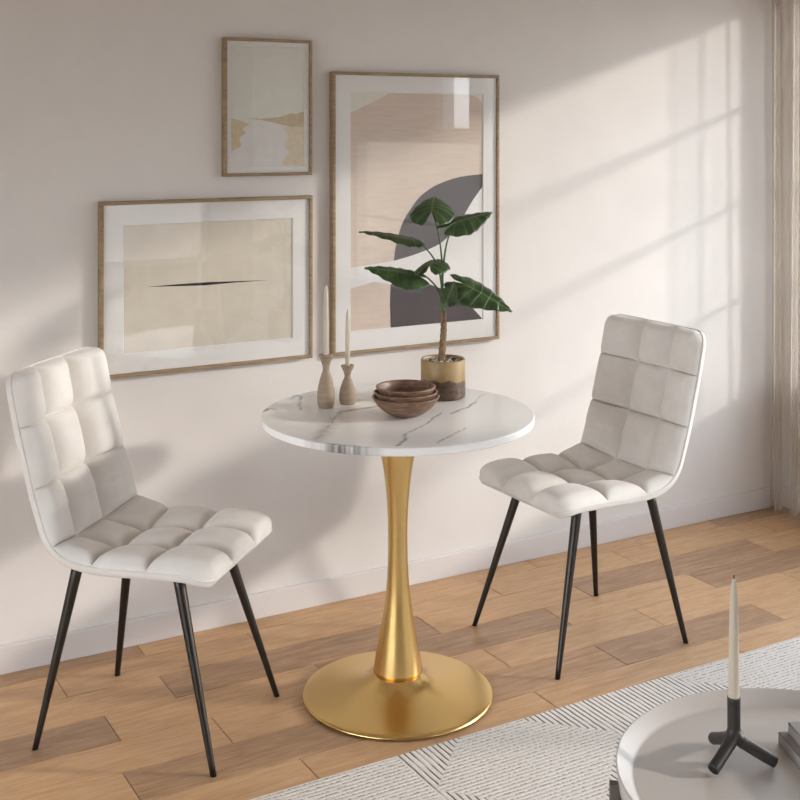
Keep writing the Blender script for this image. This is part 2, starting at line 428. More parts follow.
WINS = [(-2.10, -.115, WZ0, 1.975), (-3.60, -2.12, WZ0, 1.38), (-2.56, -2.22, 1.42, 1.975)]
WT = .12
b = bmesh.new()
box(b, WX, WX+WT, YF, .12, -.02, WZ0); box(b, WX, WX+WT, YF, .12, WZ1, ZC)
box(b, WX, WX+WT, WINS[0][1], .12, WZ0, WZ1); box(b, WX, WX+WT, WINS[1][1], WINS[0][0], WZ0, WZ1); box(b, WX, WX+WT, YF, WINS[1][0], WZ0, WZ1)
box(b, WX, WX+WT, WINS[1][0], WINS[1][1], WINS[1][3], WINS[2][2]); box(b, WX, WX+WT, WINS[1][0], WINS[2][0], WINS[2][2], WZ1); box(b, WX, WX+WT, WINS[2][1], WINS[1][1], WINS[2][2], WZ1)
struct('wall_right', b, M['plaster'])
for i, (y0, y1, zb, zt) in enumerate(WINS):
    wn = empty('window_%d' % (i+1), (WX+.05, (y0+y1)/2, zb), kind='structure')
    h = zt-zb; W = (y1-y0)/2; fw = .022
    b = bmesh.new()
    box(b, -.02, .02, -W, W, 0, fw); box(b, -.02, .02, -W, W, h-fw, h)
    box(b, -.02, .02, -W, -W+fw, fw, h-fw); box(b, -.02, .02, W-fw, W, fw, h-fw)
    for z in [q for q in (.405, .765, 1.12) if q < h-.2]: box(b, -.012, .012, -W+fw, W-fw, z-.0075, z+.0075)
    obj('window_frame', b, M['window'], wn, False)
    b = bmesh.new(); box(b, -.002, .002, -W+fw, W-fw, fw, h-fw); obj('pane', b, M['pane'], wn, False)
    b = bmesh.new(); box(b, -.07, -.022, -W-.0, W+.0, -.0, .012, .002); obj('window_sill', b, M['window'], wn, False)

# floor planks
def floor_mesh():
    bm = bmesh.new()
    PW = .1415; g = .0011; bv = .0014
    rows = {0: [1.061, 2.396, 3.22], 1: [.812, 1.36, 2.157, 2.704, 3.35], 2: [1.052, 1.843, 2.393, 3.188], 3: [.864, 1.439, 2.206, 2.78, 3.4],
            4: [1.09, 1.888, 2.438, 3.05], 5: [.824, 1.5, 2.171, 2.772, 3.3], 6: [1.196, 1.859, 2.5, 3.2]}
    tones = {0: [.7, .1, .25, .8], 1: [.1, .3, .05, .15, .2, .3], 2: [.15, .8, .1, .85, .2], 3: [.9, .1, .85, .15, .95, .7],
             4: [.05, .1, .2, .1, .3], 5: [.1, .7, .6, .8, .15, .3], 6: [.1, .15, .25, .1, .3]}
    tl = bm.faces.layers.float.new('tone'); sl_ = bm.faces.layers.float.new('seed')
    box(bm, XL, WX, YF, 0, -.03, -.0025, mi=1)
    y = -.0825; r = 0; top = 0.0
    spans = [(-.0825, 0.0)]
    while y > YF:
        spans.append((max(y-PW, YF), y)); y -= PW
    for r, (ya, yb) in enumerate(spans):
        cs = rows.get(r)
        if cs is None:
            cs = []; xx = XL+random.uniform(.2, .7)
            while xx < WX: cs.append(xx); xx += random.uniform(.5, .85)
            tn = [random.choice([.05, .15, .1, .3, .8]) for _ in range(len(cs)+1)]
        else:
            tn = list(tones[r]); xx = cs[0]-random.uniform(.5, .8); cs = list(cs)
            while xx > XL+.1: cs.insert(0, xx); tn.insert(0, random.choice([.1, .2, .75])); xx -= random.uniform(.5, .8)
        ed = [XL]+cs+[WX]
        for k in range(len(ed)-1):
            x0, x1 = ed[k]+g, ed[k+1]-g; y0, y1 = ya+g, yb-g
            if x1-x0 < .01 or y1-y0 < .01: continue
            sd = random.random()
            def q(dx, z): return [bm.verts.new(p) for p in ((x0+dx, y0+dx, z), (x1-dx, y0+dx, z), (x1-dx, y1-dx, z), (x0+dx, y1-dx, z))]
            T = q(bv, 0); E_ = q(0, -.0008); B = q(0, -.003)
            fs = [bm.faces.new(T)]
            for A_, B_ in ((T, E_), (E_, B)):
                for i in range(4): fs.append(bm.faces.new((A_[i], B_[i], B_[(i+1) % 4], A_[(i+1) % 4])))
            for f in fs: f[tl] = tn[k]; f[sl_] = sd
    return bm
struct('floor', floor_mesh(), [M['floor'], M['gap']])
# skirting boards
def skirt(name, x0, x1, y0, y1):
    b = bmesh.new(); box(b, x0, x1, y0, y1, 0, .075, .003); struct(name, b, M['skirting'])
skirt('baseboard_back', XL+.013, WX-.013, -.012, -.0002)
skirt('baseboard_right', WX-.012, WX-.0002, YF, -.0002)
skirt('baseboard_left', XL+.0002, XL+.012, YF, -.0002)

# ------------------------------------------------------------------ rug
b = bmesh.new()
box(b, -1.6, 3.15, -2.95, -.905, .0003, .008, .003)
tag(obj('rug', b, M['rug'], None, False), 'off-white woven rug with dark ribbed geometric lines on the wooden floor', 'rug')

# ------------------------------------------------------------------ dining table
t = empty('dining_table', (TC[0], TC[1], 0), label='round dining table with white marble top on a gold trumpet pedestal', cat='table')
def circ_edge(r0, z0, r1, z1, n=6):
    return [(r0+(r1-r0)*math.sin(math.pi/2*k/n), z1+(z0-z1)*math.cos(math.pi/2*k/n)) for k in range(n+1)]
b = bmesh.new()
lathe(b, [(0, TZ), (.2, TZ), (.345, TZ)] + circ_edge(.345, TZ, .348, TZ-.003, 4) + [(.348, TZ-.017)] + [(.346, TZ-.019), (.2, TZ-.019), (0, TZ-.019)], 160)
top = obj('tabletop', b, M['marble'], t, True)
top.data.set_sharp_from_angle(angle=R(35)) if hasattr(top.data, 'set_sharp_from_angle') else None
top['label'] = 'white marble top with grey veins'
b = bmesh.new()
P = spline([(.0635, .064, 0), (.058, .095, 0), (.0455, .164, 0), (.0318, .254, 0), (.0258, .335, 0), (.0248, .43, 0), (.0285, .505, 0), (.0350, .565, 0), (.0435, .6125, 0), (.056, .672, 0), (.064, .6995, 0)], 60)
lathe(b, [(.050, .062), (.061, .0625)] + [(p.x, p.y) for p in P] + [(0, .6995)], 96)
obj('stem', b, M['gold'], t)
b = bmesh.new()
P = spline([(.050, .0645, 0), (.062, .058, 0), (.078, .046, 0), (.100, .036, 0), (.135, .027, 0), (.18, .020, 0), (.222, .0145, 0), (.238, .0115, 0), (.2435, .0075, 0), (.2435, .004, 0), (.240, .0022, 0)], 70)
lathe(b, [(0, .0645)] + [(p.x, p.y) for p in P] + [(.236, .0008), (0, .0008)], 128)
obj('base', b, M['gold'], t)

# ------------------------------------------------------------------ chairs
SIDE = [(-.288, .872), (-.262, .752), (-.226, .612), (-.205, .545), (-.186, .495), (-.155, .462), (-.105, .446), (-.03, .441), (.07, .443), (.16, .4425), (.220, .430)]
NS = 150; NU = 84
CP = [Vector((p.x, p.y)) for p in spline([(a_, b_, 0) for a_, b_ in SIDE], 600)]
CL = [0]
for p, q in zip(CP, CP[1:]): CL.append(CL[-1]+(q-p).length)
LT = CL[-1]
def side_at(s):
    s = max(0, min(LT, s)); lo, hi = 0, len(CL)-1
    while hi-lo > 1:
        m_ = (lo+hi)//2
        if CL[m_] <= s: lo = m_
        else: hi = m_
    f = (s-CL[lo])/max(CL[hi]-CL[lo], 1e-9)
    p = CP[lo].lerp(CP[hi], f); i0, i1 = max(lo-4, 0), min(hi+4, len(CP)-1)
    tg = (CP[i1]-CP[i0]).normalized()
    return p, Vector((-tg.y, tg.x))        # normal pointing to the sitter
def s_of(pred):
    for i, p in enumerate(CP):
        if pred(p): return CL[i]
S_SEAM = [s_of(lambda p: p.y < .748), s_of(lambda p: p.y < .608), s_of(lambda p: p.y < .478 and p.x > -.2), s_of(lambda p: p.x > -.075), s_of(lambda p: p.x > .062)]
S_CELL = [0]+S_SEAM+[LT]
HW = .208; RC = .045
def hollow(s):
    z = side_at(s)[0].y
    if s < S_SEAM[2]: return .034
    f = min(1, (s-S_SEAM[2])/(LT-S_SEAM[2])); return .034*(1-f)**1.6
def dish(u, s): return -hollow(s)*(1-min(1, abs(u)/HW)**2)
def half(s):
    d = min(s, LT-s)
    w_ = HW
    if d < RC: w_ = HW-RC+math.sqrt(max(0, RC*RC-(RC-d)**2))
    # a touch narrower at the crease, like the sewn shell
    return w_
U_SEAM = [-.069, .069]
def smooth(d, k): return math.exp(-(d/k))
def cushion_h(u, s, w_):
    e = min((w_-abs(u)), s, LT-s)
    re = .026
    E_ = math.sqrt(max(0, 1-(1-min(max(e, 0)/re, 1))**2))
    du = min(abs(u-a_) for a_ in U_SEAM)
    ds = min(abs(s-a_) for a_ in S_SEAM)
    i = max(k for k in range(len(S_CELL)-1) if s >= S_CELL[k]-1e-9)
    a0, a1 = S_CELL[i], S_CELL[i+1]
    ps = max(-1, min(1, 2*(s-a0)/(a1-a0)-1))
    us = [-HW]+U_SEAM+[HW]
    j = 0 if u < us[1] else (1 if u < us[2] else 2)
    pu = max(-1, min(1, 2*(u-us[j])/(us[j+1]-us[j])-1))
    if j == 0 and pu < 0: pu *= .85
    if j == 2 and pu > 0: pu *= .85
    if i == 0 and ps < 0: ps *= .75
    if i == len(S_CELL)-2 and ps > 0: ps *= .8
    sit = i >= 3 or (i == 2 and ps > 0)
    of = max(0, (abs(u)-.069)/(HW-.069))
    es = .58*(1-.3*of) if sit else .24*(1-.8*of)
    dome = (1-abs(pu)**2.6)**.68*(1-abs(ps)**3)**es
    kr = .34*(1-.2*of) if sit else .05+.42*math.exp(-du/.022)
    seam = 1-.66*smooth(du, .006)
    seam2 = 1-kr*smooth(ds, .007)
    h = (.010+.028*dome) if sit else (.004+.040*dome)
    return .0+h*E_*seam*seam2
def cushion_mesh():
    bm = bmesh.new(); grid = []
    ss = set(LT*(1-math.cos(math.pi*k/NS))/2*.35+LT*k/NS*.65 for k in range(NS+1))
    for c_ in S_SEAM: ss |= {c_, c_-.003, c_+.003, c_-.007, c_+.007}
    ss = sorted(ss)
    us = [-1+2*k/NU for k in range(NU+1)]
    us = sorted(set(us) | {a_/HW+d for a_ in U_SEAM for d in (-.012, -.007, -.0035, 0, .0035, .007, .012)} | {-.985, .985, -.995, .995})
    for s in ss:
        w_ = half(s); p, n_ = side_at(s); row = []
        for uu in us:
            u = uu*w_
            h = cushion_h(u, s, w_)
            row.append(bm.verts.new((p.x+n_.x*(h+dish(u, s)), u, p.y+n_.y*(h+dish(u, s)))))
        grid.append(row)
    for A_, B_ in zip(grid, grid[1:]):
        for k in range(len(us)-1): bm.faces.new((A_[k], A_[k+1], B_[k+1], B_[k]))
    bmesh.ops.remove_doubles(bm, verts=bm.verts[:], dist=1e-5)
    bmesh.ops.recalc_face_normals(bm, faces=bm.faces[:])
    return bm
def shell_mesh():
    bm = bmesh.new(); n1, n2 = 90, 40
    F = []; B_ = []
    for i in range(n1+1):
        s = LT*(.5-.5*math.cos(math.pi*i/n1))*.5+LT*i/n1*.5
        w_ = half(s); p, n_ = side_at(s); rf = []; rb = []
        for k in range(n2+1):
            uu = math.sin(math.pi/2*(-1+2*k/n2)); u = uu*w_
            e = min(w_-abs(u), s, LT-s); E_ = math.sqrt(max(0, 1-(1-min(max(e, 0)/.012, 1))**2))
            h = -.0165*E_-.002; q_ = dish(u, s)
            rb.append(bm.verts.new((p.x+n_.x*(h+q_), u*1.004, p.y+n_.y*(h+q_))))
            rf.append(bm.verts.new((p.x+n_.x*(q_-.0005), u*1.004, p.y+n_.y*(q_-.0005))))
        F.append(rf); B_.append(rb)
    for G in (F, B_):
        for r0, r1 in zip(G, G[1:]):
            for k in range(n2): bm.faces.new((r0[k], r0[k+1], r1[k+1], r1[k]))
    # close the rim
    def strip(a_, b__):
        for k in range(len(a_)-1):
            try: bm.faces.new((a_[k], a_[k+1], b__[k+1], b__[k]))
            except ValueError: pass
    strip(F[0], B_[0]); strip(F[-1], B_[-1])
    strip([r[0] for r in F], [r[0] for r in B_]); strip([r[-1] for r in F], [r[-1] for r in B_])
    bmesh.ops.remove_doubles(bm, verts=bm.verts[:], dist=1e-5)
    bmesh.ops.recalc_face_normals(bm, faces=bm.faces[:])
    return bm
def piping_mesh():
    bm = bmesh.new(); N = 160
    def at(s, u):
        p, n_ = side_at(s); q_ = dish(u, s)-.0008; return Vector((p.x+n_.x*q_, u*1.003, p.y+n_.y*q_))
    ss = [LT*(.5-.5*math.cos(math.pi*k/N)) for k in range(N+1)]
    right = [at(s, half(s)) for s in ss]; left = [at(s, -half(s)) for s in reversed(ss)]
    w0, w1 = half(0), half(LT)
    front = [at(LT, w1*(1-2*k/24)) for k in range(1, 24)]; back = [at(0, -w0*(1-2*k/24)) for k in range(1, 24)]
    loop = right+front+left+back
    out = [loop[0]]
    for p in loop[1:]:
        if (p-out[-1]).length > .004: out.append(p)
    if (out[0]-out[-1]).length < .004: out.pop()
    tube(bm, out, .0026, 8, closed=True)
    return bm
def leg_mesh(sx, sy):
    bm = bmesh.new()
    top_ = Vector(((.105 if sx > 0 else -.150), sy*.130, .4225)); bot = Vector((sx*.225, sy*.198, .0005))
    n = 14; pts = [bot.lerp(top_, k/n) for k in range(n+1)]
    # horizontal rings so that the foot stands flat on the floor
    rings = []
    for k, p in enumerate(pts):
        r = .0072+(.0142-.0072)*k/n
        rings.append([bm.verts.new((p.x+r*math.cos(2*math.pi*i/24), p.y+r*math.sin(2*math.pi*i/24), p.z)) for i in range(24)])
    for A_, B_ in zip(rings, rings[1:]):
        for i in range(24): bm.faces.new((A_[i], A_[(i+1) % 24], B_[(i+1) % 24], B_[i]))
    bm.faces.new(rings[0][::-1]); bm.faces.new(rings[-1])
    return bm
def make_chair():
    root = empty('dining_chair', cat='chair')
    cu = obj('cushion', cushion_mesh(), M['velvet'], root)
    obj('shell', shell_mesh(), M['velvet'], root)
    obj('piping', piping_mesh(), M['velvet'], root)
    for sx in (1, -1):
        for sy in (1, -1): obj('leg', leg_mesh(sx, sy), M['black'], root)
    b = bmesh.new()
    for sy in (1, -1): box(b, -.175, .13, sy*.13-.016, sy*.13+.016, .4175, .4225)
    box(b, -.165, -.135, -.13, .13, .4175, .4225); box(b, .09, .12, -.13, .13, .4175, .4225)
    obj('seat_frame', b, M['black'], root, False)
    return root
def copy_tree(o, parent=None):
    kids = [q for q in bpy.data.objects if q.parent == o]
    c_ = o.copy(); COL.objects.link(c_); c_.parent = parent
    for ch in kids: copy_tree(ch, c_)
    return c_
chL = make_chair()
chR = copy_tree(chL)
chL.location = (.977, -.465, 0); chL.rotation_euler = (0, 0, R(-45))
tag(chL, 'cream velvet tufted chair at the left edge, its padded back under the landscape picture', 'chair', 'tufted dining chairs at the table')
chR.location = (2.181, -.566, 0); chR.rotation_euler = (0, 0, R(180))
tag(chR, 'cream velvet tufted chair right of the gold pedestal table, its back towards the curtain', 'chair', 'tufted dining chairs at the table')

# ------------------------------------------------------------------ framed pictures
def poly(bm, pts, y, mi):
    vs = [bm.verts.new((p[0], y, p[1])) for p in pts]
    es = [bm.edges.new((vs[i], vs[(i+1) % len(vs)])) for i in range(len(vs))]
    r = bmesh.ops.triangle_fill(bm, edges=es, use_beauty=True)
    for f in r['geom']:
        if isinstance(f, bmesh.types.BMFace):
            f.material_index = mi
            if f.normal.y > 0: f.normal_flip()
def paper(name, c, var=6, sc=30, streak=(1, 1, 1)):
    x = NT(name); v = x.mapping(x.coord(), streak); n = x.noise(v, sc, 4, .6)
    a_ = srgb(*c); b_ = srgb(*[max(0, q-var) for q in c])
    x.l(x.ramp(n, [(.35, a_), (.65, b_)]), x.b.inputs['Base Color']); x.set(Roughness=.9); return x.m
def picture(name, label, x0, x1, z0, z1, open_, art_polys, art_bg, depth=.025, fw=.010, glass=True):
    cx, cz = (x0+x1)/2, (z0+z1)/2
    root = empty(name, (cx, 0, cz), label=label, cat='picture', group='framed pictures on the wall')
    L = lambda x, z: (x-cx, z-cz)
    yb, yf = -.0008, -depth
    # mitred frame moulding
    b = bmesh.new()
    o_ = [L(x0, z0), L(x1, z0), L(x1, z1), L(x0, z1)]
    def ring(ins, y):
        return [b.verts.new((px+(ins if px < 0 else -ins), y, pz+(ins if pz < 0 else -ins))) for px, pz in o_]
    rs = [ring(0, yb), ring(0, yf+.0015), ring(.0015, yf), ring(fw-.002, yf), ring(fw, yf+.002), ring(fw, yb)]
    for A_, B_ in zip(rs, rs[1:]+rs[:1]):
        for i in range(4): b.faces.new((A_[i], A_[(i+1) % 4], B_[(i+1) % 4], B_[i]))
    bmesh.ops.recalc_face_normals(b, faces=b.faces[:])
    obj('frame', b, M['oak'], root, False)
    # mount with bevelled window
    b = bmesh.new()
    ym = yf+.008
    ox0, ox1, oz0, oz1 = open_
    O = [L(ox0, oz0), L(ox1, oz0), L(ox1, oz1), L(ox0, oz1)]
    i_ = [(px+(fw if px < 0 else -fw), pz+(fw if pz < 0 else -fw)) for px, pz in o_]
    A_ = [b.verts.new((p[0], ym, p[1])) for p in i_]; B_ = [b.verts.new((p[0], ym, p[1])) for p in O]
    bc = [b.verts.new((p[0]+(.002 if p[0] < (O[0][0]+O[1][0])/2 else -.002), ym+.003, p[1]+(.002 if p[1] < (O[0][1]+O[2][1])/2 else -.002))) for p in O]
    for P_, Q_ in ((A_, B_), (B_, bc)):
        for i in range(4): b.faces.new((P_[i], P_[(i+1) % 4], Q_[(i+1) % 4], Q_[i]))
    bmesh.ops.recalc_face_normals(b, faces=b.faces[:])
    if b.faces[0].normal.y > 0: bmesh.ops.reverse_faces(b, faces=b.faces[:])
    obj('mount', b, M['mat'], root, False)
    b = bmesh.new(); ya = ym+.0032
    poly(b, [(p[0], p[1]) for p in (L(ox0, oz0), L(ox1, oz0), L(ox1, oz1), L(ox0, oz1))], ya, 0)
    mats = [art_bg]
    for k, (pts, m) in enumerate(art_polys):
        mats.append(m); pp = [L(*p) for p in pts]
        poly(b, pp, ya-.00012*(k+1), k+1)
    for f in b.faces:
        f.normal_update()
        if f.normal.y > 0: f.normal_flip()
    obj('artwork', b, mats, root, False)
    b = bmesh.new(); box(b, i_[0][0], i_[1][0], yb-.003, yb-.001, i_[0][1], i_[2][1]); obj('backing_board', b, M['backing'], root, False)
    if glass:
        b = bmesh.new(); yg = yf+.004
        vs = [b.verts.new((p[0], yg, p[1])) for p in i_]; f = b.faces.new(vs); f.normal_update()
        if f.normal.y > 0: f.normal_flip()
        obj('glass', b, M['picglass'], root, False)
    return root
def sm(pts, n=5, close=True):
    out = []
    m = len(pts)
    for i in range(m):
        p0, p1, p2, p3 = [Vector(pts[(i+k) % m]) for k in (-1, 0, 1, 2)]
        for k in range(n):
            u = k/n; out.append(tuple(.5*((2*p1)+(-p0+p2)*u+(2*p0-5*p1+4*p2-p3)*u*u+(-p0+3*p1-3*p2+p3)*u**3)))
    return out
def smo(pts, n=6):
    return [(p.x, p.y) for p in spline([(a_, b_, 0) for a_, b_ in pts], n*(len(pts)-1))]

slash = [(1.0955, 1.0035), (1.1835, 1.0028), (1.2892, 1.0012), (1.3823, .9985), (1.4554, .9968), (1.3823, .9945), (1.2587, .9953), (1.1835, .9978)]
slash = [(1.088, 1.0030), (1.18, 1.0046), (1.27, 1.0048), (1.35, 1.0022), (1.464, .9985), (1.35, .9982), (1.26, .9960), (1.18, .9990)]
pl = picture('framed_picture', 'wide oak-framed print with one thin dark line, lowest and leftmost of the three pictures',
    .953, 1.600, .757, 1.246, (1.020, 1.538, .820, 1.180),
    [(slash, paper('ink_line', (34, 34, 38), 4))], paper('beige_paper', (219, 210, 194), 7, 18))
hill = [(1.3886, 1.4786), (1.4362, 1.4768), (1.4941, 1.4815), (1.53, 1.4930), (1.55, 1.492), (1.5762, 1.4988), (1.5762, 1.4522), (1.5333, 1.4522), (1.4941, 1.4612), (1.4458, 1.4714)]
sand = [(1.5071, 1.4493), (1.5333, 1.4532), (1.5762, 1.4532), (1.5762, 1.334), (1.5006, 1.3392), (1.5137, 1.3598), (1.5267, 1.3776), (1.5071, 1.3957), (1.5267, 1.4194)]
lef = [(1.3405, 1.4785), (1.3666, 1.4727), (1.3981, 1.4611), (1.376, 1.4464), (1.3886, 1.4347), (1.3666, 1.4202), (1.3729, 1.3967), (1.3405, 1.3795)]
snow = [(1.3405, 1.4680), (1.4362, 1.4709), (1.4941, 1.4602), (1.5762, 1.4562), (1.5762, 1.334), (1.3405, 1.334)]
picture('framed_picture', 'small upright oak-framed landscape print of a pale shore, topmost of the three pictures',
    1.317, 1.599, 1.308, 1.713, (1.3405, 1.5762, 1.334, 1.691),
    [(snow, paper('pale_wash', (228, 224, 219), 6)), (sand, paper('sand_wash', (224, 210, 184), 12, 60)), (lef, paper('ochre_wash', (214, 198, 168), 14, 60)), (hill, paper('hill_wash', (203, 185, 152), 18, 60))],
    paper('grey_green_wash', (226, 224, 213), 5), fw=.009)
up = smo([(1.8868, 1.0323), (1.8911, 1.0665), (1.8984, 1.0912), (1.9092, 1.1284), (1.9274, 1.1655), (1.9714, 1.2208), (2.0084, 1.2484), (2.0533, 1.2696), (2.1293, 1.2898), (2.2225, 1.2983)], 4) \
    + smo([(2.2225, 1.2591), (2.1796, 1.2097), (2.1255, 1.1354), (2.0609, 1.0803), (1.9732, 1.0509), (1.8868, 1.0323)], 4)[:-1]
lo = [(1.8756, .822), (1.8731, .8954), (1.8749, .9594)] + smo([(1.9238, .9704), (1.9825, .9604), (2.0533, .9366), (2.1255, .9044), (2.1796, .8632), (2.2225, .822)], 4)
wh = smo([(1.7321, 1.0193), (1.8868, 1.0323), (1.9732, 1.0509), (2.0609, 1.0803), (2.1255, 1.1354), (2.1796, 1.2097), (2.2225, 1.2591)], 3) + [(2.2225, .822), (1.8756, .822), (1.8749, .9594), (1.8161, .971), (1.7321, .955)]
cor = [(1.7321, 1.560), (1.8752, 1.560), (1.8252, 1.5357), (1.7321, 1.4954)]
cor2 = [(2.1679, 1.560), (2.2225, 1.560), (2.2225, 1.5271), (2.199, 1.5481)]
picture('framed_picture', 'large upright oak-framed abstract print with dark leaf shapes, behind the potted plant',
    1.668, 2.281, .754, 1.622, (1.7321, 2.2225, .822, 1.560),
    [(cor, paper('pale_sage', (226, 222, 210), 4)), (cor2, paper('pale_sage', (226, 222, 210), 4)), (wh, paper('white_shape', (228, 226, 222), 3)),
     (up, paper('charcoal_shape', (74, 68, 70), 5)), (lo, paper('charcoal_shape', (74, 66, 68), 5))], paper('sand_paper', (216, 199, 183), 8, 14, (1, 1, 8)))

# ------------------------------------------------------------------ things on the dining table
ZT = TZ+.0004
def candlestick(name_label, x, y, hh, rb, ch, rc, candle_label):
    k = hh/.137
    root = empty('candlestick', (x, y, ZT), label=name_label, cat='candlestick', group='wooden candlesticks on the marble table')
    b = bmesh.new()
    P = spline([(.0195*rb, .0, 0), (.0225*rb, .012*k, 0), (.0233*rb, .030*k, 0), (.0205*rb, .055*k, 0), (.0140*rb, .080*k, 0), (.0088*rb, .096*k, 0), (.0105*rb, .111*k, 0), (.0165*rb, .128*k, 0), (.0190*rb, .1345*k, 0), (.0180*rb, .137*k, 0)], 50)
    lathe(b, [(0, 0)] + [(p.x, p.y) for p in P] + [(.0090, .137*k), (.0088, .121*k), (0, .121*k)], 48)
    obj('holder', b, M['stickwood'], root)
    c_ = empty('candle', (x, y, ZT+.1215*k), label=candle_label, cat='candle', group='taper candles on the marble table')
    b = bmesh.new()
    lathe(b, [(0, 0), (rc*.95, 0), (rc, .003), (rc*.97, ch*.5), (rc*.72, ch*.9), (rc*.5, ch*.965), (rc*.25, ch*.99), (0, ch*.995)], 32)
    obj('wax', b, M['candle'], c_)
    b = bmesh.new(); tube(b, [(0, 0, ch*.985), (.0003, 0, ch+.001), (.0006, 0, ch+.0025)], .0008, 6); obj('wick', b, M['wick'], c_)
candlestick('taller turned wooden candlestick, left of the two on the table', 1.416, -.484, .137, 1.0, .197, .0074, 'taller cream taper candle, standing in the left wooden candlestick')
candlestick('shorter turned wooden candlestick beside the bowls, right of the two', 1.482, -.479, .102, .95, .156, .0066, 'shorter cream taper candle, standing in the right wooden candlestick')

BX, BY = 1.552, -.664
def bowl(label, rad, zb, hgt, foot, tilt=(0, 0)):
    b = bmesh.new()
    out = spline([(foot, 0, 0), (rad*.62, hgt*.22, 0), (rad*.86, hgt*.58, 0), (rad, hgt, 0)], 24)
    inn = spline([(rad-.006, hgt+.0006, 0), (rad*.80, hgt*.62, 0), (rad*.52, hgt*.26+.003, 0), (.001, hgt*.14+.004, 0)], 24)
    lathe(b, [(0, 0)] + [(p.x, p.y) for p in out] + [(rad-.003, hgt+.0018)] + [(p.x, p.y) for p in inn] + [(0, hgt*.14+.004)], 72)
    o = obj('wooden_bowl', b, M['bowl'], None, True, (BX, BY, ZT+zb), (tilt[0], tilt[1], random.uniform(0, 3)))
    return tag(o, label, 'bowl', 'nested wooden bowls')
bowl('largest walnut bowl, bottom of the nested stack on the marble table', .0860, .0, .048, .034)
bowl('middle walnut bowl, second in the nested stack of three', .0815, .0135, .0465, .030)
bowl('smallest walnut bowl, topmost of the nested stack', .0765, .0275, .0455, .027)

# potted plant
PX, PY = 1.745, -.533
pp = empty('potted_plant', (PX, PY, ZT), label='green broad-leaved plant with woody trunk in a two-tone round ceramic pot', cat='plant')
b = bmesh.new()
pr, ph = .0605, .104
lathe(b, [(0, 0), (pr-.004, 0), (pr-.001, .002), (pr, .006), (pr, ph-.003), (pr-.0015, ph), (pr-.005, ph), (pr-.0065, ph-.002), (pr-.0065, ph-.02), (0, ph-.02)], 72)
obj('pot', b, M['pot'], pp)
b = bmesh.new(); lathe(b, [(pr-.0067, ph-.019), (pr-.0067, ph-.012), (.03, ph-.010), (0, ph-.010)], 40); obj('soil', b, M['soil'], pp)
peb = bmesh.new(); rp = random.Random(3)
for k in range(90):
    a_ = rp.uniform(0, 2*math.pi); r_ = math.sqrt(rp.uniform(.03, 1))*.0475
    c_ = bmesh.new(); bmesh.ops.create_icosphere(c_, subdivisions=2, radius=1)
    sx, sy, sz = rp.uniform(.0035, .006), rp.uniform(.003, .0055), rp.uniform(.002, .0035); rz = Matrix.Rotation(rp.uniform(0, 3), 3, 'Z')
    mi = rp.choice([0, 0, 1, 2])
    for v in c_.verts: v.co = rz @ Vector((v.co.x*sx, v.co.y*sy, v.co.z*sz)) + Vector((r_*math.cos(a_), r_*math.sin(a_), ph-.009+rp.uniform(0, .0005)+.002))
    for f in c_.faces: f.material_index = mi
    merge(peb, c_)
o = obj('pebbles', peb, [simple('white_pebble', srgb(225, 220, 212), .6), simple('black_pebble', srgb(48, 44, 44), .5), simple('grey_pebble', srgb(140, 132, 126), .6)], pp); o['kind'] = 'stuff'
